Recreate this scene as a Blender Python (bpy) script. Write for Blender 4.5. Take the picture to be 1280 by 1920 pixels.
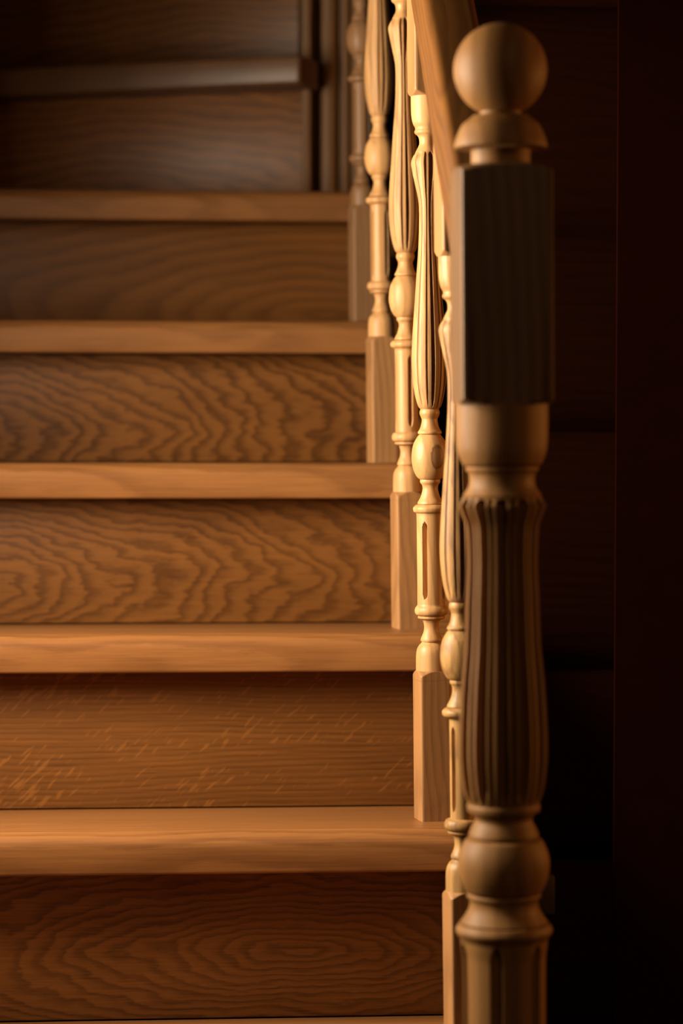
import bpy, bmesh, math, random
from mathutils import Vector, Matrix

for o in list(bpy.data.objects):
    bpy.data.objects.remove(o)
SC = bpy.context.scene
COL = SC.collection
S = 0.28            # metres per stair going: all plan/height numbers below are in goings
ZF = 0.67           # floor lies one rise below the first tread
def U(x, y, z):
    return Vector((x * S, y * S, (z + ZF) * S))

# ------------------------------------------------------------------ camera
CX, CY, CZ = -1.146, -9.0572, 2.2252
YAW, PITCH, ROLL = 0.0788, -0.0373, 0.002
FPX = 5000.0
def make_camera():
    cam = bpy.data.cameras.new('camera')
    ob = bpy.data.objects.new('camera', cam)
    COL.objects.link(ob)
    s, c = math.sin(YAW), math.cos(YAW)
    right = Vector((c, -s, 0)); f0 = Vector((s, c, 0)); up0 = Vector((0, 0, 1))
    sp, cp = math.sin(PITCH), math.cos(PITCH)
    fwd = f0 * cp + up0 * sp
    up = up0 * cp - f0 * sp
    sr, cr = math.sin(ROLL), math.cos(ROLL)
    r2 = right * cr + up * sr
    u2 = up * cr - right * sr
    m = Matrix((r2, u2, -fwd)).transposed().to_4x4()
    m.translation = U(CX, CY, CZ)
    ob.matrix_world = m
    cam.sensor_fit = 'HORIZONTAL'
    cam.sensor_width = 24.0
    cam.lens = FPX / 1280.0 * 24.0
    cam.clip_start = 0.05
    cam.clip_end = 60
    cam.dof.use_dof = True
    cam.dof.focus_distance = 10.05 * S
    cam.dof.aperture_fstop = 4.2
    SC.camera = ob
make_camera()

# ------------------------------------------------------------------ light and exposure
vs = SC.view_settings
vs.view_transform = 'Standard'
vs.look = 'None'
vs.gamma = 1.0
vs.use_curve_mapping = False
vs.exposure = 0.0
W = bpy.data.worlds.new('world')
SC.world = W
W.use_nodes = True
W.node_tree.nodes['Background'].inputs[0].default_value = (1.0, 0.62, 0.36, 1)
W.node_tree.nodes['Background'].inputs[1].default_value = 0.045

WIN_Y0, WIN_Y1, WIN_Z0, WIN_Z1 = -1.15, 1.1, 1.85, 4.6
WALL_X = -3.3
def area(name, loc, sx, sy, power, color, rot):
    l = bpy.data.lights.new(name, 'AREA')
    l.shape = 'RECTANGLE'
    l.size = sx; l.size_y = sy
    l.energy = power; l.color = color
    o = bpy.data.objects.new(name, l)
    o.location = loc; o.rotation_euler = rot
    COL.objects.link(o)
    return o
# daylight falling in through the window of the left wall (faces +X)
area('window_daylight', U(WALL_X - 0.75, (WIN_Y0 + WIN_Y1) / 2, (WIN_Z0 + WIN_Z1) / 2),
     (WIN_Z1 - WIN_Z0) * S * 1.35, (WIN_Y1 - WIN_Y0) * S * 1.3, 128.0, (1.0, 0.86, 0.66), (0, -math.pi / 2, 0))
# weak warm lamp of the room to the right
area('room_lamp', U(6.0, 0.2, 2.6), 0.7, 0.5, 13.0, (1.0, 0.40, 0.08), (0, math.pi / 2, 0.1))

# dim fill light added high behind the camera to lift the newel's front
rl = area('rear_fill_light', U(1.5, -13.0, 9.0), 1.0, 0.8, 9.5, (1.0, 0.64, 0.36), (0, 0, 0))
rl.rotation_euler = (U(0.2, 0, 1.5) - rl.location).to_track_quat('-Z', 'Y').to_euler()

# ------------------------------------------------------------------ materials
def wood(name, light, dark, axis='X', freq=95.0, off=(0.05, 0.02), tilt=(0.0, 0.05), warp=0.012, warp_scale=5.0,
         contrast=1.0, seed=0.0, rough=0.42, fleck=0.0, rand=False, board=None, fibre=0.35, bump=0.12, blotch=0.25, knot=None, spec=0.34, pith=None, wob=0.6):
    m = bpy.data.materials.new(name)
    m.use_nodes = True
    nt = m.node_tree
    N = nt.nodes; L = nt.links
    b = N['Principled BSDF']
    def new(t, **kw):
        n = N.new(t)
        for k, v in kw.items():
            setattr(n, k, v)
        return n
    def mth(op, a, bb=None, cc=None):
        n = new('ShaderNodeMath', operation=op)
        for i, v in enumerate((a, bb, cc)):
            if v is None: continue
            if isinstance(v, (int, float)): n.inputs[i].default_value = v
            else: L.new(v, n.inputs[i])
        return n.outputs[0]
    tc = new('ShaderNodeTexCoord')
    sep = new('ShaderNodeSeparateXYZ')
    L.new(tc.outputs['Object'], sep.inputs[0])
    x, y, z = sep.outputs
    if axis == 'X': a, p, q = x, y, z
    elif axis == 'Z': a, p, q = z, x, y
    else: a, p, q = y, x, z
    araw = a
    a = mth('ADD', a, seed)
    if rand:
        oi = new('ShaderNodeObjectInfo')
        a = mth('ADD', a, mth('MULTIPLY', oi.outputs['Random'], 37.0))
    tone = None
    if board:
        nb = mth('FLOOR', mth('DIVIDE', mth('ADD', q, board[1]), board[0]))
        wn = new('ShaderNodeTexWhiteNoise', noise_dimensions='1D')
        L.new(mth('ADD', nb, seed), wn.inputs['W'])
        tone = wn.outputs['Value']
        a = mth('ADD', a, mth('MULTIPLY', nb, 3.7))
        araw = mth('ADD', araw, mth('MULTIPLY', mth('SUBTRACT', tone, 0.5), 0.12))
    def noise(sa, sp, sq, detail=2.0, rgh=0.5, shear=0.0):
        cb = new('ShaderNodeCombineXYZ')
        aa = a if not shear else mth('ADD', a, mth('MULTIPLY', q, shear))
        L.new(mth('MULTIPLY', aa, sa), cb.inputs[0])
        L.new(mth('MULTIPLY', p, sp), cb.inputs[1])
        L.new(mth('MULTIPLY', q, sq), cb.inputs[2])
        n = new('ShaderNodeTexNoise')
        n.inputs['Scale'].default_value = 1.0
        n.inputs['Detail'].default_value = detail
        n.inputs['Roughness'].default_value = rgh
        L.new(cb.outputs[0], n.inputs['Vector'])
        return n.outputs['Fac']
    big = mth('MULTIPLY', mth('SUBTRACT', noise(warp_scale, warp_scale * 2.2, warp_scale * 2.2, 1.5), 0.5), warp * 4)
    fine = mth('MULTIPLY', mth('SUBTRACT', noise(30, 90, 90, 3.0, 0.6), 0.5), warp * wob)
    if pith is not None:      # the log's heart runs through the board at a slant: cathedral figure
        cx, slope, cq = pith
        pp = mth('MULTIPLY', mth('SUBTRACT', araw, cx), slope)
        qq = mth('SUBTRACT', q, cq)
    else:
        pp = mth('ADD', mth('ADD', p, off[0]), mth('MULTIPLY', a, tilt[0]))
        qq = mth('ADD', mth('ADD', q, off[1]), mth('MULTIPLY', mth('SINE', mth('MULTIPLY', a, 2.1)), tilt[1]))
    r = mth('SQRT', mth('ADD', mth('MULTIPLY', pp, pp), mth('MULTIPLY', qq, qq)))
    r = mth('ADD', mth('ADD', r, big), fine)
    fr = mth('FRACT', mth('MULTIPLY', r, freq))
    cr = new('ShaderNodeValToRGB')
    e = cr.color_ramp.elements
    e[0].position = 0.0; e[0].color = (0.55, 0.55, 0.55, 1)
    e[1].position = 1.0; e[1].color = (0.8, 0.8, 0.8, 1)
    for pos, v in ((0.12, 0.0), (0.32, 0.25), (0.55, 0.8), (0.85, 1.0)):
        k = cr.color_ramp.elements.new(pos); k.color = (v, v, v, 1)
    L.new(fr, cr.inputs[0])
    ring = cr.outputs[0]
    fib = noise(9, 420, 420, 2.0, 0.6)
    pores = noise(26, 800, 800, 1.0)
    pm = new('ShaderNodeMapRange'); pm.inputs['From Min'].default_value = 0.60; pm.inputs['From Max'].default_value = 0.72
    L.new(pores, pm.inputs['Value'])
    bl = noise(3.5, 14, 14, 2.0)
    f = mth('ADD', mth('MULTIPLY', mth('SUBTRACT', ring, 0.65), contrast), 0.65)
    f = mth('ADD', f, mth('MULTIPLY', mth('SUBTRACT', fib, 0.5), fibre * 2))
    f = mth('SUBTRACT', f, mth('MULTIPLY', pm.outputs[0], 0.30 * min(1.0, contrast + 0.3)))
    f = mth('ADD', f, mth('MULTIPLY', mth('SUBTRACT', bl, 0.5), blotch * 2))
    if tone is not None:
        f = mth('ADD', f, mth('MULTIPLY', mth('SUBTRACT', tone, 0.5), 0.35))
    if fleck:
        cb = new('ShaderNodeCombineXYZ')
        L.new(mth('MULTIPLY', mth('ADD', mth('MULTIPLY', a, 0.72), mth('MULTIPLY', q, 0.69)), 38), cb.inputs[0])
        L.new(mth('MULTIPLY', mth('SUBTRACT', mth('MULTIPLY', q, 0.72), mth('MULTIPLY', a, 0.69)), 210), cb.inputs[1])
        fn_ = new('ShaderNodeTexNoise'); fn_.inputs['Scale'].default_value = 1.0; fn_.inputs['Detail'].default_value = 1.5
        L.new(cb.outputs[0], fn_.inputs['Vector'])
        fl = mth('ADD', fn_.outputs['Fac'], mth('MULTIPLY', mth('SUBTRACT', noise(5, 20, 22, 1.0), 0.5), 0.5))
        fm = new('ShaderNodeMapRange'); fm.inputs['From Min'].default_value = 0.60; fm.inputs['From Max'].default_value = 0.70
        L.new(fl, fm.inputs['Value'])
        f = mth('ADD', f, mth('MULTIPLY', fm.outputs[0], fleck))
    mix = new('ShaderNodeMix', data_type='RGBA', clamp_factor=False)
    L.new(f, mix.inputs['Factor'])
    mix.inputs['A'].default_value = (*dark, 1)
    mix.inputs['B'].default_value = (*light, 1)
    cl = new('ShaderNodeMath', operation='MAXIMUM')
    fc = new('ShaderNodeClamp'); fc.inputs['Min'].default_value = 0.0; fc.inputs['Max'].default_value = 1.35
    L.new(f, fc.inputs['Value']); L.new(fc.outputs[0], mix.inputs['Factor'])
    N.remove(cl)
    out = mix.outputs['Result']
    if knot:
        (kx, ky, kz), (ka, kb), col = knot
        # an elongated knot: dark rim and brown heart, shaped in the object's own coordinates
        dx = mth('DIVIDE', mth('SUBTRACT', x, kx), ka)
        dy = mth('DIVIDE', mth('SUBTRACT', y, ky), ka * 2.0)
        dz = mth('DIVIDE', mth('SUBTRACT', z, kz), kb)
        d = mth('SQRT', mth('ADD', mth('ADD', mth('MULTIPLY', dx, dx), mth('MULTIPLY', dy, dy)), mth('MULTIPLY', dz, dz)))
        d = mth('ADD', d, mth('MULTIPLY', mth('SUBTRACT', noise(300, 300, 300, 2), 0.5), 0.35))
        kr = new('ShaderNodeValToRGB')
        ke = kr.color_ramp.elements
        ke[0].position = 0.0; ke[0].color = (0.6, 0.6, 0.6, 1)
        ke[1].position = 1.0; ke[1].color = (0, 0, 0, 1)
        for pos, v in ((0.62, 0.55), (0.80, 0.95), (0.93, 0.25)):
            k = kr.color_ramp.elements.new(pos); k.color = (v, v, v, 1)
        L.new(d, kr.inputs[0])
        mk = new('ShaderNodeMix', data_type='RGBA')
        L.new(kr.outputs[0], mk.inputs['Factor'])
        L.new(out, mk.inputs['A']); mk.inputs['B'].default_value = (*col, 1)
        out = mk.outputs['Result']
    L.new(out, b.inputs['Base Color'])
    rr = new('ShaderNodeMapRange')
    rr.inputs['To Min'].default_value = rough + 0.10; rr.inputs['To Max'].default_value = rough - 0.06
    L.new(fib, rr.inputs['Value'])
    L.new(rr.outputs[0], b.inputs['Roughness'])
    b.inputs['Specular IOR Level'].default_value = spec
    bp = new('ShaderNodeBump'); bp.inputs['Strength'].default_value = bump; bp.inputs['Distance'].default_value = 0.001
    L.new(f, bp.inputs['Height']); L.new(bp.outputs[0], b.inputs['Normal'])
    return m

def plain(name, col, rough=0.6, spec=0.3):
    m = bpy.data.materials.new(name); m.use_nodes = True
    nt = m.node_tree; b = nt.nodes['Principled BSDF']
    n = nt.nodes.new('ShaderNodeTexNoise'); n.inputs['Scale'].default_value = 40
    tc = nt.nodes.new('ShaderNodeTexCoord'); nt.links.new(tc.outputs['Object'], n.inputs['Vector'])
    mx = nt.nodes.new('ShaderNodeMix'); mx.data_type = 'RGBA'
    mx.inputs['A'].default_value = (*[c * 0.8 for c in col], 1); mx.inputs['B'].default_value = (*[c * 1.2 for c in col], 1)
    nt.links.new(n.outputs['Fac'], mx.inputs['Factor']); nt.links.new(mx.outputs['Result'], b.inputs['Base Color'])
    b.inputs['Roughness'].default_value = rough; b.inputs['Specular IOR Level'].default_value = spec
    return m

OAK_L, OAK_D = (0.2294, 0.0878, 0.0186), (0.0851, 0.0295, 0.0064)
TRD_L, TRD_D = (0.3120, 0.1275, 0.0370), (0.1482, 0.0540, 0.0145)
BAL_L, BAL_D = (0.3640, 0.1755, 0.0620), (0.1890, 0.0817, 0.0267)
TUR_L, TUR_D = (0.590, 0.318, 0.122), (0.300, 0.142, 0.050)
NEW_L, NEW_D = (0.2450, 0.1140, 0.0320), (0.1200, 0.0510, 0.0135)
RAIL_L, RAIL_D = (0.1800, 0.0700, 0.0145), (0.0756, 0.0280, 0.0073)
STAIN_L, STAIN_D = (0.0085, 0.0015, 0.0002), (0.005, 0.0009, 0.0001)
M_bal = wood('baluster_oak', TUR_L, TUR_D, 'Z', 110, (0.03, 0.012), (0.03, 0.02), 0.006, 6, 0.35, rand=True, rough=0.44, fibre=0.28, blotch=0.34, bump=0.08)
M_coarse = wood('coarse_baluster_oak', (0.44, 0.235, 0.076), (0.16, 0.078, 0.025), 'Z', 130, (0.03, 0.012), (0.05, 0.03), 0.008, 8, 0.45, rand=True, rough=0.46, fibre=0.65, blotch=0.38, bump=0.10)
M_block = wood('baluster_block_oak', BAL_L, BAL_D, 'Z', 110, (0.02, 0.03), (0.05, 0.03), 0.008, 5, 0.40, rand=True, rough=0.48, fibre=0.30, blotch=0.2, bump=0.10)
M_brown = wood('browner_baluster_oak', (0.26, 0.130, 0.055), (0.15, 0.072, 0.028), 'Z', 110, (0.03, 0.012), (0.03, 0.02), 0.006, 6, 0.35, rand=True, rough=0.46, fibre=0.28, blotch=0.3)
M_vase = wood('weathered_baluster_oak', (0.50, 0.265, 0.100), (0.21, 0.105, 0.040), 'Z', 110, (0.03, 0.012), (0.03, 0.02), 0.006, 9, 0.35, rand=True, rough=0.5, fibre=0.42, blotch=0.5, bump=0.10)
M_cvase = wood('weathered_coarse_oak', (0.40, 0.205, 0.070), (0.14, 0.068, 0.024), 'Z', 130, (0.03, 0.012), (0.05, 0.03), 0.008, 9, 0.45, rand=True, rough=0.5, fibre=0.6, blotch=0.55, bump=0.12)
M_post = wood('upper_post_oak', (0.21, 0.112, 0.050), (0.11, 0.055, 0.022), 'Z', 110, (0.03, 0.012), (0.03, 0.02), 0.006, 6, 0.35, rand=True, rough=0.5, fibre=0.28, blotch=0.3)
M_new = wood('newel_oak', NEW_L, NEW_D, 'Z', 80, (0.06, 0.02), (0.02, 0.02), 0.008, 4, 0.3, rand=True, rough=0.54, spec=0.18, fibre=0.20, blotch=0.22, bump=0.05)
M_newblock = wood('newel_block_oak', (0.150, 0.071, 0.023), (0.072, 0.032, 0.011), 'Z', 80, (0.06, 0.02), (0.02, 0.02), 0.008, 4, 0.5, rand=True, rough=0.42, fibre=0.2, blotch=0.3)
M_rail = wood('rail_oak', RAIL_L, RAIL_D, 'X', 90, (0.06, 0.02), (0.02, 0.02), 0.008, 5, 0.4, rough=0.40, fibre=0.30, blotch=0.25)
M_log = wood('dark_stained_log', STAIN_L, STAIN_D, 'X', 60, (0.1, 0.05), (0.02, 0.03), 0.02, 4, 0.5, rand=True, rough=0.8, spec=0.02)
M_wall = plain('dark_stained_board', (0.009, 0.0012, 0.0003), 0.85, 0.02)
M_leftwall = wood('brown_stained_board', (0.10, 0.045, 0.016), (0.04, 0.018, 0.007), 'Y', 60, (0.1, 0.05), (0.02, 0.03), 0.02, 4, 0.5, rough=0.6)
M_plate = plain('olive_plastic', (0.028, 0.018, 0.006), 0.5)
M_hole = plain('black_plastic', (0.006, 0.004, 0.003), 0.6)

# ------------------------------------------------------------------ builders
def link(name, bm, mat, parent=None, loc=None, rot=None, smooth=35):
    bmesh.ops.remove_doubles(bm, verts=bm.verts, dist=1e-7)
    bmesh.ops.recalc_face_normals(bm, faces=bm.faces)
    me = bpy.data.meshes.new(name)
    bm.to_mesh(me); bm.free()
    me.materials.append(mat)
    if smooth:
        me.polygons.foreach_set('use_smooth', [True] * len(me.polygons))
        me.set_sharp_from_angle(angle=math.radians(smooth))
    o = bpy.data.objects.new(name, me)
    COL.objects.link(o)
    if parent: o.parent = parent
    if loc is not None: o.location = loc
    if rot is not None: o.rotation_euler = rot
    return o
def tag(o, label, cat, group=None):
    o['label'] = label; o['category'] = cat
    if group: o['group'] = group
    return o
def empty(name, loc, rot=(0, 0, 0)):
    o = bpy.data.objects.new(name, None)
    o.empty_display_size = 0.1
    COL.objects.link(o)
    o.location = loc; o.rotation_euler = rot
    return o
def struct(o):
    o['kind'] = 'structure'
    return o
def box(bm, lo, hi, bevel=0.0, seg=2):
    r = bmesh.ops.create_cube(bm, size=1)
    vs_ = r['verts']
    for v in vs_:
        v.co = Vector([lo[i] + (v.co[i] + 0.5) * (hi[i] - lo[i]) for i in range(3)])
    if bevel:
        es = {e for v in vs_ for e in v.link_edges}
        bmesh.ops.bevel(bm, geom=list(es), offset=bevel, segments=seg, profile=0.5, affect='EDGES')
    return bm
def spline(pts, step):
    """Catmull-Rom through (z, r) points; a turn sharper than about 50 degrees stays a corner."""
    n = len(pts)
    P = [Vector(p) for p in pts]
    corner = [True] * n
    for i in range(1, n - 1):
        a, b = P[i] - P[i - 1], P[i + 1] - P[i]
        corner[i] = a.length < 1e-9 or b.length < 1e-9 or a.angle(b) > math.radians(50)
    out = [P[0]]
    for i in range(n - 1):
        p1, p2 = P[i], P[i + 1]
        d = p2 - p1
        t1 = d if corner[i] else (p2 - P[i - 1]) * (d.length / max(1e-9, (p2 - P[i - 1]).length))
        t2 = d if corner[i + 1] else (P[i + 2] - p1) * (d.length / max(1e-9, (P[i + 2] - p1).length))
        k = max(1, int(math.ceil(d.length / step)))
        for j in range(1, k + 1):
            t = j / k
            h1 = 2 * t**3 - 3 * t**2 + 1; h2 = -2 * t**3 + 3 * t**2; h3 = t**3 - 2 * t**2 + t; h4 = t**3 - t**2
            out.append(p1 * h1 + p2 * h2 + t1 * h3 + t2 * h4)
    return out
def lathe(profile, nseg, rfun=None, step=0.012, zfun=None, raw=False):
    """A turned solid, closed at both ends. profile: (z, r) in goings; rfun(phi, z, r) carves it."""
    bm = bmesh.new()
    pts = [Vector(p) for p in profile] if raw else spline(profile, step)
    rings = []
    for z, r in pts:
        ring = []
        for i in range(nseg):
            ph = 2 * math.pi * i / nseg
            rr = rfun(ph, z, r) if rfun else r
            xx, yy = rr * math.cos(ph), rr * math.sin(ph)
            zz = z + (zfun(xx, yy, z) if zfun else 0)
            ring.append(bm.verts.new((xx * S, yy * S, zz * S)))
        rings.append(ring)
    for a, b in zip(rings, rings[1:]):
        for i in range(nseg):
            j = (i + 1) % nseg
            bm.faces.new((a[i], a[j], b[j], b[i]))
    bm.faces.new(rings[0][::-1]); bm.faces.new(rings[-1])
    return bm
def square(half, rnd=0.06):
    """radius of a square with slightly eased corners, as a function of angle"""
    def f(ph):
        c, s = abs(math.cos(ph)), abs(math.sin(ph))
        r = half / max(c, s)
        return min(r, half * (math.sqrt(2) - rnd) / max(1e-6, math.cos(abs(math.atan2(s, c) - math.pi / 4))))
    return f
def angdiff(a, b):
    return (a - b + math.pi) % (2 * math.pi) - math.pi
def flutes(n, phase, half_deep, depth, half_line, line, z0, z1, fade0, fade1, widen=None):
    """n deep hollows with a shallow incised line on the rib between two of them"""
    per = 2 * math.pi / n
    def f(ph, z, r):
        if z <= z0 or z >= z1: return r
        m = min(1.0, (z - z0) / fade0, (z1 - z) / fade1)
        m = math.sin(m * math.pi / 2) ** 0.5 if m < 1 else 1.0
        d = abs((ph - phase + per / 2) % per - per / 2)
        k = 0.0
        hd = half_deep * m * (min(1.7, widen(z)) if widen else 1.0)
        if d < hd: k = depth * math.sqrt(max(0, 1 - (d / hd) ** 2)) * m
        d2 = per / 2 - d
        if d2 < half_line: k = max(k, line * (1 - d2 / half_line) * m)
        return r * (1 - k)
    return f
GROOVES = [(-88, 4, .20), (-42, 8, .07), (-14.5, 3.2, .24), (8, 7, .42), (36, 3.5, .24), (60, 7, .42), (88, 3.2, .24), (112, 7, .42),
           (138, 3.2, .24), (162, 7, .42), (188, 3.2, .24), (212, 7, .42), (240, 3.2, .24)]
def carved(phase, z0, z1, fade0, fade1):
    """hand-cut hollows of uneven width round a vase, running out through its rim"""
    G = [(phase + math.radians(a), math.radians(w), d) for a, w, d in GROOVES]
    def f(ph, z, r):
        if z <= z0 or z >= z1: return r
        m = min(1.0, (z - z0) / fade0, (z1 - z) / fade1)
        m = math.sin(m * math.pi / 2) ** 0.5 if m < 1 else 1.0
        wide = 1 + 0.5 * min(1.0, max(0.0, (z - 2.25) / 0.25))
        k = 0.0
        for a, w, dp in G:
            d = abs(angdiff(ph, a)); hw = w * m * wide
            if d < hw: k = max(k, dp * math.sqrt(1 - (d / hw) ** 2) * m)
        return r * (1 - k)
    return f
def stopped(n, phase, half, depth, z0, z1, endlen):
    per = 2 * math.pi / n
    def f(ph, z, r):
        if z <= z0 or z >= z1: return r
        t = min(1.0, (z - z0) / endlen, (z1 - z) / endlen)
        w = half * math.sqrt(max(0, 1 - (1 - t) ** 2))
        d = abs((ph - phase + per / 2) % per - per / 2)
        if w < 1e-5 or d >= w: return r
        return r * (1 - depth * math.sqrt(1 - (d / w) ** 2) * min(1, w / half + 0.2))
    return f

# ------------------------------------------------------------------ stair levels (goings)
TILT = [0.085, 0.0935, 0.0546, 0.020, 0.0, 0.0]     # the treads have settled a little towards the back
ZK = [0.012, 0.674, 1.3245, 1.9994, 2.6651, 3.3707]
RISE, NOSE_F, THICK, RISER_Y = 0.6697, 0.249, 0.157, 0.96
X_R = 0.10

# ------------------------------------------------------------------ room shell
def wall_box(name, lo, hi, mat):
    bm = bmesh.new(); box(bm, U(*lo), U(*hi))
    return struct(link(name, bm, mat, smooth=0))
wall_box('floor', (-3.8, -12, -0.72), (8, 10, -0.67), M_wall)
wall_box('ceiling', (-3.8, -6, 9.4), (8, 10, 9.6), M_wall)
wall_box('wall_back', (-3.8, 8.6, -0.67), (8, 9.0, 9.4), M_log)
def left_wall():
    bm = bmesh.new()
    x0, x1 = WALL_X - 0.45, WALL_X
    for lo, hi in (((x0, -6, -0.67), (x1, WIN_Y0, 9.4)), ((x0, WIN_Y1, -0.67), (x1, 8.6, 9.4)),
                   ((x0, WIN_Y0, -0.67), (x1, WIN_Y1, WIN_Z0)), ((x0, WIN_Y0, WIN_Z1), (x1, WIN_Y1, 9.4))):
        box(bm, U(*lo), U(*hi))
    struct(link('wall_left', bm, M_leftwall, smooth=0))
    bm = bmesh.new()
    xa, xb, w = WALL_X - 0.30, WALL_X - 0.18, 0.12
    ym = (WIN_Y0 + WIN_Y1) / 2
    for lo, hi in (((xa, WIN_Y0, WIN_Z0), (xb, WIN_Y0 + w, WIN_Z1)), ((xa, WIN_Y1 - w, WIN_Z0), (xb, WIN_Y1, WIN_Z1)),
                   ((xa, WIN_Y0 + w, WIN_Z0), (xb, WIN_Y1 - w, WIN_Z0 + w)), ((xa, WIN_Y0 + w, WIN_Z1 - w), (xb, WIN_Y1 - w, WIN_Z1)),
                   ((xa, ym - w / 3, WIN_Z0 + w), (xb, ym + w / 3, WIN_Z1 - w))):
        box(bm, U(*lo), U(*hi))
    struct(link('window_1', bm, M_leftwall, smooth=0))
left_wall()
# dark log wall to the right of the stair: each log a rounded course
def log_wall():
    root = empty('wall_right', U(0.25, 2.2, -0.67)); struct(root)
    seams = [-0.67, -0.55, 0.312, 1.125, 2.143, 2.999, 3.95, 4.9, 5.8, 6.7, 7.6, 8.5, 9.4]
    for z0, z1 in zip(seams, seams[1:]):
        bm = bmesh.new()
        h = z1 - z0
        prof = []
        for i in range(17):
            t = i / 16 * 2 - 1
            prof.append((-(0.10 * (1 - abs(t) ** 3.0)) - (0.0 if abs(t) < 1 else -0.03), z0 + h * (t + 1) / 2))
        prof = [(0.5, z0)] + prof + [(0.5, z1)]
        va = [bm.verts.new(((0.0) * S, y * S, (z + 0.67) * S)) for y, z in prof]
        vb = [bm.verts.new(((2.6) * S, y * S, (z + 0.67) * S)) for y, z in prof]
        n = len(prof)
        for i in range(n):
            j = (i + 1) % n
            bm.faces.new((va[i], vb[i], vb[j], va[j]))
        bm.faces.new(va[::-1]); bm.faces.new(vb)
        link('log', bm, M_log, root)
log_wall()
bm = bmesh.new(); box(bm, U(0.736, 1.2, -0.67), U(1.75, 1.23, 9.4))
struct(link('wall_front', bm, M_wall, smooth=0))

# ------------------------------------------------------------------ treads and risers
TREAD_WORDS = {0: 'lowest oak stair tread, only its back edge showing at the bottom of the photo', 1: 'wide front oak tread with a worn pale rounded nosing, lowest one in view',
               2: 'oak tread above the silver-flecked riser, second from below', 3: 'oak tread level with the round knot on the sharpest baluster',
               4: 'oak tread above the riser with dark wavy figure', 5: 'highest straight oak tread, carrying the reeded upper post'}
RISER_WORDS = {0: 'plain oak riser at the floor under the lowest tread', 1: 'dark shaded oak riser at the bottom of the photo',
               2: 'oak riser with fine lines and pale diagonal silver flecks', 3: 'oak riser with zigzag cathedral grain, third from below',
               4: 'oak riser with large dark wavy grain rings, fourth from below', 5: 'smooth brown oak riser with faint grain, under the highest straight tread'}
def tread(k, x0, x1, mat):
    yf, yb = k - NOSE_F, k + RISER_Y
    r = 0.060
    prof = []
    for i in range(9):        # rounded upper front edge
        a = math.pi / 2 * i / 8
        prof.append((yf + r - r * math.sin(a), -r + r * math.cos(a)))
    r2 = 0.012
    for i in range(4):
        a = math.pi / 2 * i / 3
        prof.append((yf + r2 - r2 * math.cos(a), -THICK + r2 - r2 * math.sin(a)))
    prof += [(k, -THICK), (yb, -THICK), (yb, 0.0), (k, 0.0)]
    bm = bmesh.new()
    nx = 24
    rows = []
    for i in range(nx + 1):
        x = x0 + (x1 - x0) * i / nx
        rows.append([bm.verts.new((x * S, (y - k) * S, (z - TILT[k] * max(0, y - k)) * S)) for y, z in prof])
    n = len(prof)
    for a, b in zip(rows, rows[1:]):
        for i in range(n):
            j = (i + 1) % n
            bm.faces.new((a[i], b[i], b[j], a[j]))
    bm.faces.new(rows[0][::-1]); bm.faces.new(rows[-1])
    o = link('stair_tread', bm, mat, loc=U(0, k, ZK[k]), smooth=40)
    return tag(o, TREAD_WORDS[k], 'stair tread', 'straight treads of the oak stair')
for k in range(6):
    m = wood('tread_oak_%d' % k, TRD_L, TRD_D, 'X', 95, (0.04, 0.05 + 0.01 * k), (0.04, 0.02), 0.008, 4.0, 0.40,
             seed=3.1 * k + 1.3, rough=0.36, fibre=0.45, blotch=0.3, bump=0.06)
    tread(k, -3.28, X_R, m)

RISER_MATS = {
    0: dict(freq=70, pith=(-0.4, 0.3, 0.05), seed=2.0),
    1: dict(freq=125, pith=(-0.145, 0.24, 0.070), warp=0.008, warp_scale=9, contrast=0.60, seed=0.35, wob=1.3, fibre=0.5, blotch=0.5),
    2: dict(freq=260, off=(0.50, 0.3), tilt=(0.00, 0.01), warp=0.003, warp_scale=4, contrast=0.35, seed=5.0, fleck=0.75, fibre=0.6, board=(0.075, 0.0)),
    3: dict(freq=105, pith=(-0.62, 0.26, 0.050), warp=0.009, warp_scale=8, contrast=0.65, seed=9.3, wob=1.6, fibre=0.45, blotch=0.4),
    4: dict(freq=90, pith=(-0.60, 0.33, 0.035), warp=0.011, warp_scale=8, contrast=0.80, seed=14.2, wob=1.5, fibre=0.4, blotch=0.4),
    5: dict(freq=60, pith=(-0.03, 0.25, 0.02), warp=0.008, warp_scale=5, contrast=0.40, seed=21.0, wob=1.0, fibre=0.4, blotch=0.4),
    6: dict(freq=65, pith=(-0.30, 0.25, 0.0), warp=0.010, warp_scale=5, contrast=0.65, seed=27.5, wob=1.2, board=(0.062, 0.03)),
    7: dict(freq=65, pith=(-0.20, 0.25, -0.05), warp=0.010, warp_scale=5, contrast=0.6, seed=33.0, wob=1.2, board=(0.075, 0.02)),
}
def rmat(k):
    return wood('riser_oak_%d' % k, OAK_L, OAK_D, 'X', rough=0.40, **RISER_MATS[k])
for k in range(6):
    z0 = ZK[k - 1] - TILT[k - 1] * RISER_Y if k else -0.67
    z1 = ZK[k] - THICK - 0.003
    yr = k - 1 + RISER_Y
    bm = bmesh.new()
    box(bm, Vector((-3.28 * S, 0, 0.004 * S)), Vector((X_R * S, 0.07 * S, (z1 - z0) * S)), 0.0015)
    o = link('stair_riser', bm, rmat(k), loc=U(0, yr, z0), smooth=30)
    tag(o, RISER_WORDS[k], 'stair riser', 'risers of the oak stair')

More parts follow.
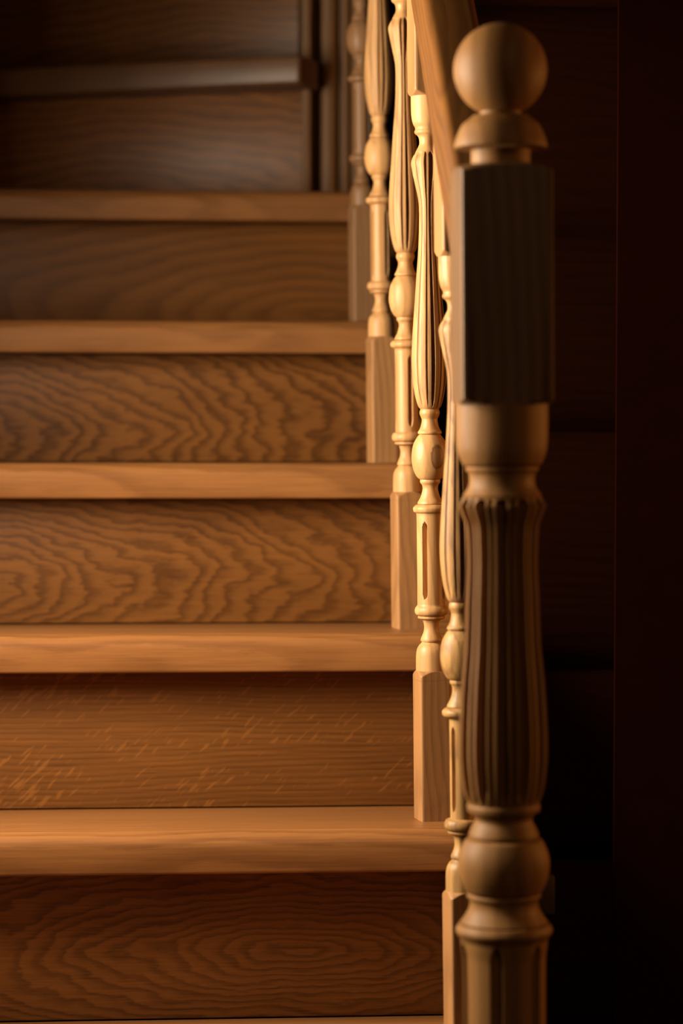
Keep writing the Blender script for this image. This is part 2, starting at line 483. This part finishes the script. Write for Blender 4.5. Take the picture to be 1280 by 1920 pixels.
# winder steps turning right round the upper post
def prism(name, poly, z0, z1, mat, bevel=0.0, origin=(0, 0, 0)):
    bm = bmesh.new()
    ox, oy, oz = origin
    lo = [bm.verts.new(((x - ox) * S, (y - oy) * S, (z0 - oz) * S)) for x, y in poly]
    hi = [bm.verts.new(((x - ox) * S, (y - oy) * S, (z1 - oz) * S)) for x, y in poly]
    n = len(poly)
    for i in range(n):
        j = (i + 1) % n
        bm.faces.new((lo[i], lo[j], hi[j], hi[i]))
    bm.faces.new(lo[::-1]); bm.faces.new(hi)
    bmesh.ops.recalc_face_normals(bm, faces=bm.faces)
    if bevel:
        bmesh.ops.bevel(bm, geom=list(bm.edges), offset=bevel, segments=3, profile=0.5, affect='EDGES')
    return link(name, bm, mat, loc=U(*origin), smooth=35)
SL6 = 0.47
WX, WY = -0.246, 5.20         # right front corner of the winder nosing
Z6T, Z6B = 4.132, 3.975
poly = [(WX, WY), (WX + 0.115, WY + 0.26), (-0.13, 5.85), (-3.28, 8.4), (-3.28, WY + SL6 * (-WX + 0) + SL6 * 3.28 + SL6 * WX * 1.0)]
poly[-1] = (-3.28, WY + SL6 * (WX + 3.28))
o = prism('winder_tread', poly, Z6B, Z6T, wood('winder_oak', (0.160, 0.074, 0.028), (0.070, 0.030, 0.011), 'X', 25, (0.04, 0.1), (0.03, 0.02), 0.004, 2.0, 0.15, seed=40, rough=0.36), 0.006, (WX, WY, Z6B))
tag(o, 'slanting oak winder tread near the top with its corner cut beside the upper post', 'stair tread')
def slanted_riser(k, px, py, slope, length, z0, z1, label):
    ang = math.atan(-slope)
    bm = bmesh.new()
    box(bm, Vector((-length * S, 0, 0)), Vector((0, 0.07 * S, (z1 - z0) * S)), 0.0015)
    o = link('stair_riser', bm, rmat(k), loc=U(px, py, z0), rot=(0, 0, ang), smooth=30)
    tag(o, label, 'stair riser', 'risers of the oak stair')
slanted_riser(6, -0.215, 5.50, 0.40, 3.0, ZK[5], Z6B, 'oak riser of three boards below the slanting winder tread, sheen at its right')
slanted_riser(7, -0.215, 5.86, 0.60, 2.6, Z6T, 4.9, 'topmost oak riser above the winder tread, fading into dark at left')

# outer string under the right tread ends
poly = [(-0.26, -0.62), (-0.26, -0.02), (4.75, 3.34), (5.6, 3.34), (5.6, 2.3), (0.9, -0.62)]
bm = bmesh.new()
va = [bm.verts.new((0, (y + 0.4) * S, (z + 0.67) * S)) for y, z in poly]
vb = [bm.verts.new((0.07 * S, (y + 0.4) * S, (z + 0.67) * S)) for y, z in poly]
for i in range(len(poly)):
    j = (i + 1) % len(poly)
    bm.faces.new((va[i], va[j], vb[j], vb[i]))
bm.faces.new(va[::-1]); bm.faces.new(vb)
tag(link('stair_string', bm, M_rail, loc=U(X_R + 0.005, -0.40, -0.67), smooth=0), 'oak string board closing the right ends of the treads', 'stair string')

# ------------------------------------------------------------------ balusters
P_DOME = [(0.5712, 0.0605), (0.6099, 0.0602), (0.6343, 0.0591), (0.6527, 0.0555), (0.6669, 0.0477), (0.6751, 0.0396), (0.6792, 0.0365)]
P_COL = P_DOME + [(0.6822, 0.0405), (0.6893, 0.0415), (0.6975, 0.0384), (0.7158, 0.031), (0.7341, 0.028), (0.7515, 0.0298), (0.7626, 0.0338), (0.7667, 0.0458), (0.7708, 0.0518), (0.7769, 0.0518), (0.78, 0.0470), (0.783, 0.0578), (0.7932, 0.0630), (0.8013, 0.0630), (0.8095, 0.0606), (0.8156, 0.0561),
         (0.8200, 'c'), (1.1631, 'c'), (1.1702, 0.0543), (1.1753, 0.0634), (1.1854, 0.0663), (1.1915, 0.0652), (1.2006, 0.0561), (1.2037, 0.046)]
P_KNOP = [(1.2037, 0.046), (1.2057, 0.049), (1.2118, 0.0479), (1.2301, 0.0377), (1.2463, 0.0325), (1.2625, 0.0293), (1.2767, 0.0312), (1.2848, 0.0372), (1.2909, 0.0388), (1.297, 0.0381), (1.3060, 0.0490), (1.3290, 0.0615), (1.3600, 0.0690), (1.3900, 0.0700), (1.4280, 0.0640), (1.449, 0.0545), (1.4672, 0.0420), (1.4693, 0.0386), (1.4713, 0.0446), (1.4774, 0.0456), (1.4875, 0.0394), (1.5037, 0.0332), (1.5259, 0.030), (1.534, 0.033), (1.5462, 0.0379), (1.5563, 0.0378), (1.5644, 0.0347)]
P_VASE = [(1.5644, 0.0347), (1.5745, 0.0427), (1.5988, 0.0505), (1.6332, 0.0583), (1.6807, 0.0643), (1.7525, 0.0673), (1.8464, 0.0628), (1.9423, 0.0555), (2.0634, 0.0464), (2.144, 0.0396), (2.2246, 0.0349), (2.3051, 0.0332), (2.3453, 0.0348), (2.3755, 0.0396), (2.4158, 0.0483), (2.47, 0.0589), (2.4942, 0.0627), (2.5102, 0.0585), (2.5223, 0.0524), (2.5283, 0.0473), (2.5344, 0.0452)]
P_TOP = [(2.5344, 0.0452), (2.5444, 0.0401), (2.5565, 0.0339), (2.5685, 0.0298), (2.5886, 0.0316), (2.5986, 0.0376), (2.6047, 0.0456), (2.6127, 0.0485), (2.6187, 0.0455), (2.6268, 0.0454), (2.6428, 0.0533), (2.6709, 0.0590), (2.7151, 0.0606), (2.7452, 0.0606)]
RAIL_M, RAIL_SKEW = 0.72, 0.0136
def rail_bottom(y):
    return 3.151 + RAIL_M * y
HB = 0.061
M_knop_knot = wood('baluster_knotted_oak', TUR_L, TUR_D, 'Z', 110, (0.03, 0.012), (0.03, 0.02), 0.006, 6, 0.35, seed=4, rough=0.40, fibre=0.22, blotch=0.2, bump=0.08,
                   knot=((0.0034, -0.0194, 1.384 * S), (0.0085, 0.0145), (0.15, 0.068, 0.030)))
def baluster(k, x, y, colr, turn, lean, rotz, label, fl_phase, col_phase, knot=False, mats=None):
    z = ZK[k]
    root = empty('baluster', U(x, y, z), (0, lean, rotz))
    tag(root, label, 'baluster', 'turned oak balusters of the stair')
    sq = square(HB)
    turned, blockm, vasem = mats or (M_bal, M_block, M_vase)
    zb = 0.0
    cone = [(zb, 0.11), (0.536, 0.11), (0.536, 0.098), (0.547, 0.0863), (0.556, 0.078), (0.564, 0.069), (0.5712, 0.0605)]
    prof = [Vector(p) for p in ((zb, 0.11), (0.30, 0.11))] + spline(cone[1:], 0.003)
    link('base_block', lathe(prof, 96, lambda ph, zz, r: min(r, sq(ph)), raw=True), blockm, root)
    pc = [(a, colr if b == 'c' else b) for a, b in P_COL]
    f = stopped(4, col_phase, math.radians(13), 0.34, 0.845, 1.135, 0.035)
    link('column', lathe(pc, 192, f, 0.006), turned, root)
    link('knop', lathe(P_KNOP, 96, None, 0.004), M_knop_knot if knot else turned, root)
    f = carved(fl_phase, 1.572, 2.530, 0.05, 0.006)
    link('fluted_vase', lathe(P_VASE, 360, f, 0.012), vasem, root)
    zt = rail_bottom(y) - z - 0.010
    cone = [(2.7452, 0.0606), (2.752, 0.069), (2.760, 0.078), (2.769, 0.0863), (2.780, 0.098), (2.780, 0.11), (zt, 0.11)]
    link('neck', lathe(P_TOP, 96, None, 0.004), turned, root)
    prof = spline(cone[:-1], 0.003) + [Vector(p) for p in ((2.80, 0.11), (zt, 0.11))]
    link('top_block', lathe(prof, 96, lambda ph, zz, r: min(r, sq(ph)), raw=True,
         zfun=lambda xx, yy, zz: (RAIL_M * (yy + xx * math.sin(rotz)) if zz > 2.9 else 0)), blockm, root)
    return root
D = math.radians
baluster(0, 0.0022, 0.010, 0.0415, 0, -0.016, D(8.5), 'nearest baluster, in coarse grained yellow oak, half hidden behind the big newel post', D(-90 - 8.5 - 6), D(-60), False, (M_coarse, M_block, M_cvase))
baluster(1, 0.0030, 1.018, 0.0530, 0, -0.0125, D(8.5), 'sharply focused pale baluster with a dark oval knot on its round knop', D(-90 - 8.5), D(-90 - 31 - 8.5), True)
baluster(2, 0.0129, 2.030, 0.0480, 0, -0.0125, D(8.5), 'baluster just behind the one with the knot, blond column with a dark slit', D(-90 - 8.5 - 3), D(-90 + 14 - 8.5))
baluster(3, -0.0056, 3.008, 0.0450, 0, -0.0125, D(8.5), 'slightly blurred baluster second from the back, its square base above the zigzag riser', D(-90 - 8.5 + 8), D(-90 + 31 - 8.5))
baluster(4, -0.0098, 3.970, 0.0445, 0, -0.0125, D(8.5), 'farthest blurred baluster in front of the reeded upper post', D(-90 - 8.5), D(-90 + 38 - 8.5), False, (M_brown, M_brown, M_brown))

# ------------------------------------------------------------------ big newel post at the foot
NX, NY = -0.0140, -1.13
N_COL = [(0.30, 0.1237), (0.38, 0.1237), (0.5828, 0.1253), (0.6217, 0.130), (0.6427, 0.1324), (0.6541, 0.140), (0.667, 0.1464), (0.6832, 0.1397), (0.6865, 0.1376), (0.6889, 0.1285), (0.6946, 0.1301), (0.7108, 0.1184), (0.7302, 0.1071), (0.7496, 0.1029), (0.7642, 0.1067), (0.769, 0.1115), (0.7755, 0.1114), (0.7803, 0.107)]
N_KNOP = [(0.7803, 0.107), (0.7836, 0.1121), (0.7998, 0.1215), (0.8305, 0.1331), (0.8693, 0.1379), (0.9032, 0.1324), (0.9388, 0.1163), (0.9436, 0.110), (0.9465, 0.1026), (0.9501, 0.1052), (0.9581, 0.1051), (0.9775, 0.0971), (1.0001, 0.0859), (1.0122, 0.0897), (1.0227, 0.0969), (1.0276, 0.108), (1.0389, 0.1103), (1.0469, 0.1095), (1.0502, 0.1063)]
N_VASE = [(1.0502, 0.1063), (1.055, 0.1078), (1.0808, 0.1188), (1.1244, 0.1269), (1.1905, 0.133), (1.2775, 0.1326), (1.4078, 0.1255), (1.5396, 0.1142), (1.6696, 0.1096), (1.7675, 0.1052), (1.8444, 0.1072), (1.894, 0.1117), (1.9244, 0.1242), (1.950, 0.1325), (1.9644, 0.1224), (1.9708, 0.1208), (1.974, 0.1150)]
N_NECK = [(1.974, 0.1150), (1.9788, 0.1176), (1.9868, 0.1112), (2.0044, 0.1008), (2.0236, 0.0974), (2.0444, 0.1006), (2.054, 0.1085), (2.062, 0.1093), (2.064, 0.107), (2.0662, 0.1109), (2.0764, 0.1203), (2.1099, 0.1328), (2.1435, 0.1366), (2.1834, 0.1379), (2.2441, 0.1384), (2.256, 0.1384)]
root = empty('newel_post', U(NX, NY, -0.67), (0, -0.0088, D(0.5)))
tag(root, 'large blurred foreground newel post with ball top, square block and fluted body', 'newel post')
HN = 0.1365
sqn = square(HN, 0.035)
def up(p): return [(a + 0.67, b) for a, b in p]
prof = [(0.0, 0.25), (0.55, 0.25), (0.78, 0.25), (0.80, 0.19), (0.83, 0.15), (0.90, 0.135), (0.94, 0.10), (0.95, 0.092), (0.97, 0.124)]
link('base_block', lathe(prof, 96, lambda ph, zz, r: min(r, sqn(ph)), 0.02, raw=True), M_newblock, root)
f = stopped(6, D(-90 - 19), D(9), 0.20, 1.00, 0.632 + 0.67, 0.05)
link('column', lathe(up(N_COL), 288, f, 0.008), M_new, root)
link('knop', lathe(up(N_KNOP), 128, None, 0.005), M_new, root)
f = flutes(12, D(-90 - 9), D(7.5), 0.30, D(3.4), 0.13, 1.0575 + 0.67, 1.966 + 0.67, 0.05, 0.006)
link('fluted_vase', lathe(up(N_VASE), 384, f, 0.014), M_new, root)
link('neck', lathe(up(N_NECK), 128, None, 0.005), M_new, root)
zb, zt = 2.252 + 0.67, 2.958 + 0.67
prof = [(zb, 0.150), (zb + 0.006, 0.170), (zb + 0.014, 0.25), (zb + 0.30, 0.25), (zt - 0.026, 0.25), (zt - 0.022, 0.197), (zt - 0.018, 0.186), (zt - 0.013, 0.172), (zt - 0.007, 0.155), (zt - 0.003, 0.142), (zt + 0.002, 0.130), (zt + 0.004, 0.09)]
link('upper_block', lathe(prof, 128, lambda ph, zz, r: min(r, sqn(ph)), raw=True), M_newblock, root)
cap = [(2.958, 0.090), (2.974, 0.0885), (3.0073, 0.0883), (3.0100, 0.100), (3.0128, 0.1354), (3.018, 0.1392), (3.0245, 0.1385), (3.0453, 0.1326), (3.0833, 0.1143), (3.100, 0.095), (3.110, 0.082)]
link('collar', lathe(up(cap), 128, None, 0.005), M_new, root)
rb, zc = 0.1393, 3.2463
ball = [(3.110, 0.080), (3.1185, 0.0545 + 0.0)]
a0 = math.asin(0.062 / rb)
ball = [(3.110, 0.060)] + [(zc - rb * math.cos(a), rb * math.sin(a)) for a in [a0 + (math.pi - a0 - 0.02) * i / 40 for i in range(41)]]
link('ball_finial', lathe(up(ball), 128, None, raw=True), M_new, root)

# ------------------------------------------------------------------ handrail
def handrail():
    y0, y1 = NY + HN + 0.002, 5.52
    hw, vt = 0.090, 0.312
    xs = -0.030 + RAIL_SKEW * (y0 - 0.3)
    L = math.hypot(y1 - y0, RAIL_M * (y1 - y0))
    ang = math.atan(RAIL_M)
    th = vt * math.cos(ang)
    # section (across, up), eased top edges with a small bead along the sides
    sec = [(-hw * 0.94, 0), (hw * 0.94, 0), (hw, 0.012), (hw, 0.17 * th / 0.277), (hw, th - 0.030)]
    for i in range(1, 7):
        a = math.pi / 2 * i / 6
        sec.append((hw - 0.030 + 0.030 * math.cos(a), th - 0.030 + 0.030 * math.sin(a)))
    for i in range(0, 7):
        a = math.pi / 2 + math.pi / 2 * i / 6
        sec.append((-hw + 0.030 + 0.030 * math.cos(a), th - 0.030 + 0.030 * math.sin(a)))
    sec += [(-hw, 0.012)]
    bm = bmesh.new()
    rows = []
    nx = 30
    cs, sn = math.cos(ang), math.sin(ang)
    for i in range(nx + 1):
        y = (y1 - y0) * i / nx            # ends are cut plumb
        row = []
        for (cx, up_) in sec:
            # local x runs along the rail: plumb cut keeps the run constant
            lx = (y + up_ * sn) / cs
            row.append(bm.verts.new((lx * S, -cx * S, up_ * S)))
        rows.append(row)
    n = len(sec)
    for a, b in zip(rows, rows[1:]):
        for i in range(n):
            j = (i + 1) % n
            bm.faces.new((a[i], b[i], b[j], a[j]))
    bm.faces.new(rows[0][::-1]); bm.faces.new(rows[-1])
    o = link('handrail', bm, M_rail, loc=U(xs, y0, rail_bottom(y0)), smooth=35)
    rx = Matrix.Rotation(math.pi / 2 - RAIL_SKEW, 4, 'Z') @ Matrix.Rotation(-ang, 4, 'Y')
    o.rotation_euler = rx.to_euler()
    tag(o, 'sloping oak handrail rising behind the ball of the big newel post', 'handrail')
handrail()

# ------------------------------------------------------------------ reeded upper post and trim strip
def upper_post():
    root = empty('newel_post', U(0.0, 5.6, ZK[5]))
    tag(root, 'blurred tall reeded post at the stair turn, behind the farthest baluster', 'newel post')
    z1 = 3.2
    # recessed core
    bm = bmesh.new(); box(bm, Vector((-0.165 * S, 0.0, 0)), Vector((0.16 * S, 0.26 * S, z1 * S)), 0.001)
    link('core', bm, M_post, root, smooth=30)
    for xc, r in ((-0.068, 0.047), (0.026, 0.023), (0.092, 0.036)):
        bm = lathe([(0.0, r), (z1, r)], 32, None, raw=True)
        link('reed', bm, M_post, root, loc=Vector((xc * S, -0.01 * S, 0)))
upper_post()
bm = bmesh.new(); box(bm, Vector((0, 0, 0)), Vector((0.044 * S, 0.30 * S, 3.2 * S)), 0.002)
tag(link('corner_strip', bm, M_post, loc=U(-0.216, 5.46, ZK[5]), smooth=30), 'narrow upright oak strip covering the riser ends left of the reeded post', 'trim strip')

# ------------------------------------------------------------------ dim socket on the log wall
root = empty('wall_socket', U(0.555, 2.2 - 0.10, 0.18))
tag(root, 'dim olive square plate with a dark round recess low on the log wall', 'wall socket')
bm = bmesh.new(); box(bm, Vector((-0.09 * S, -0.02 * S, -0.085 * S)), Vector((0.09 * S, 0.03 * S, 0.085 * S)), 0.003)
link('plate', bm, M_plate, root)
bm = lathe([(0, 0.035), (0.012, 0.035), (0.012, 0.026), (0.006, 0.024)], 32, None, raw=True)
link('recess', bm, M_hole, root, loc=Vector((0, -0.02 * S, 0)), rot=(math.pi / 2, 0, 0))
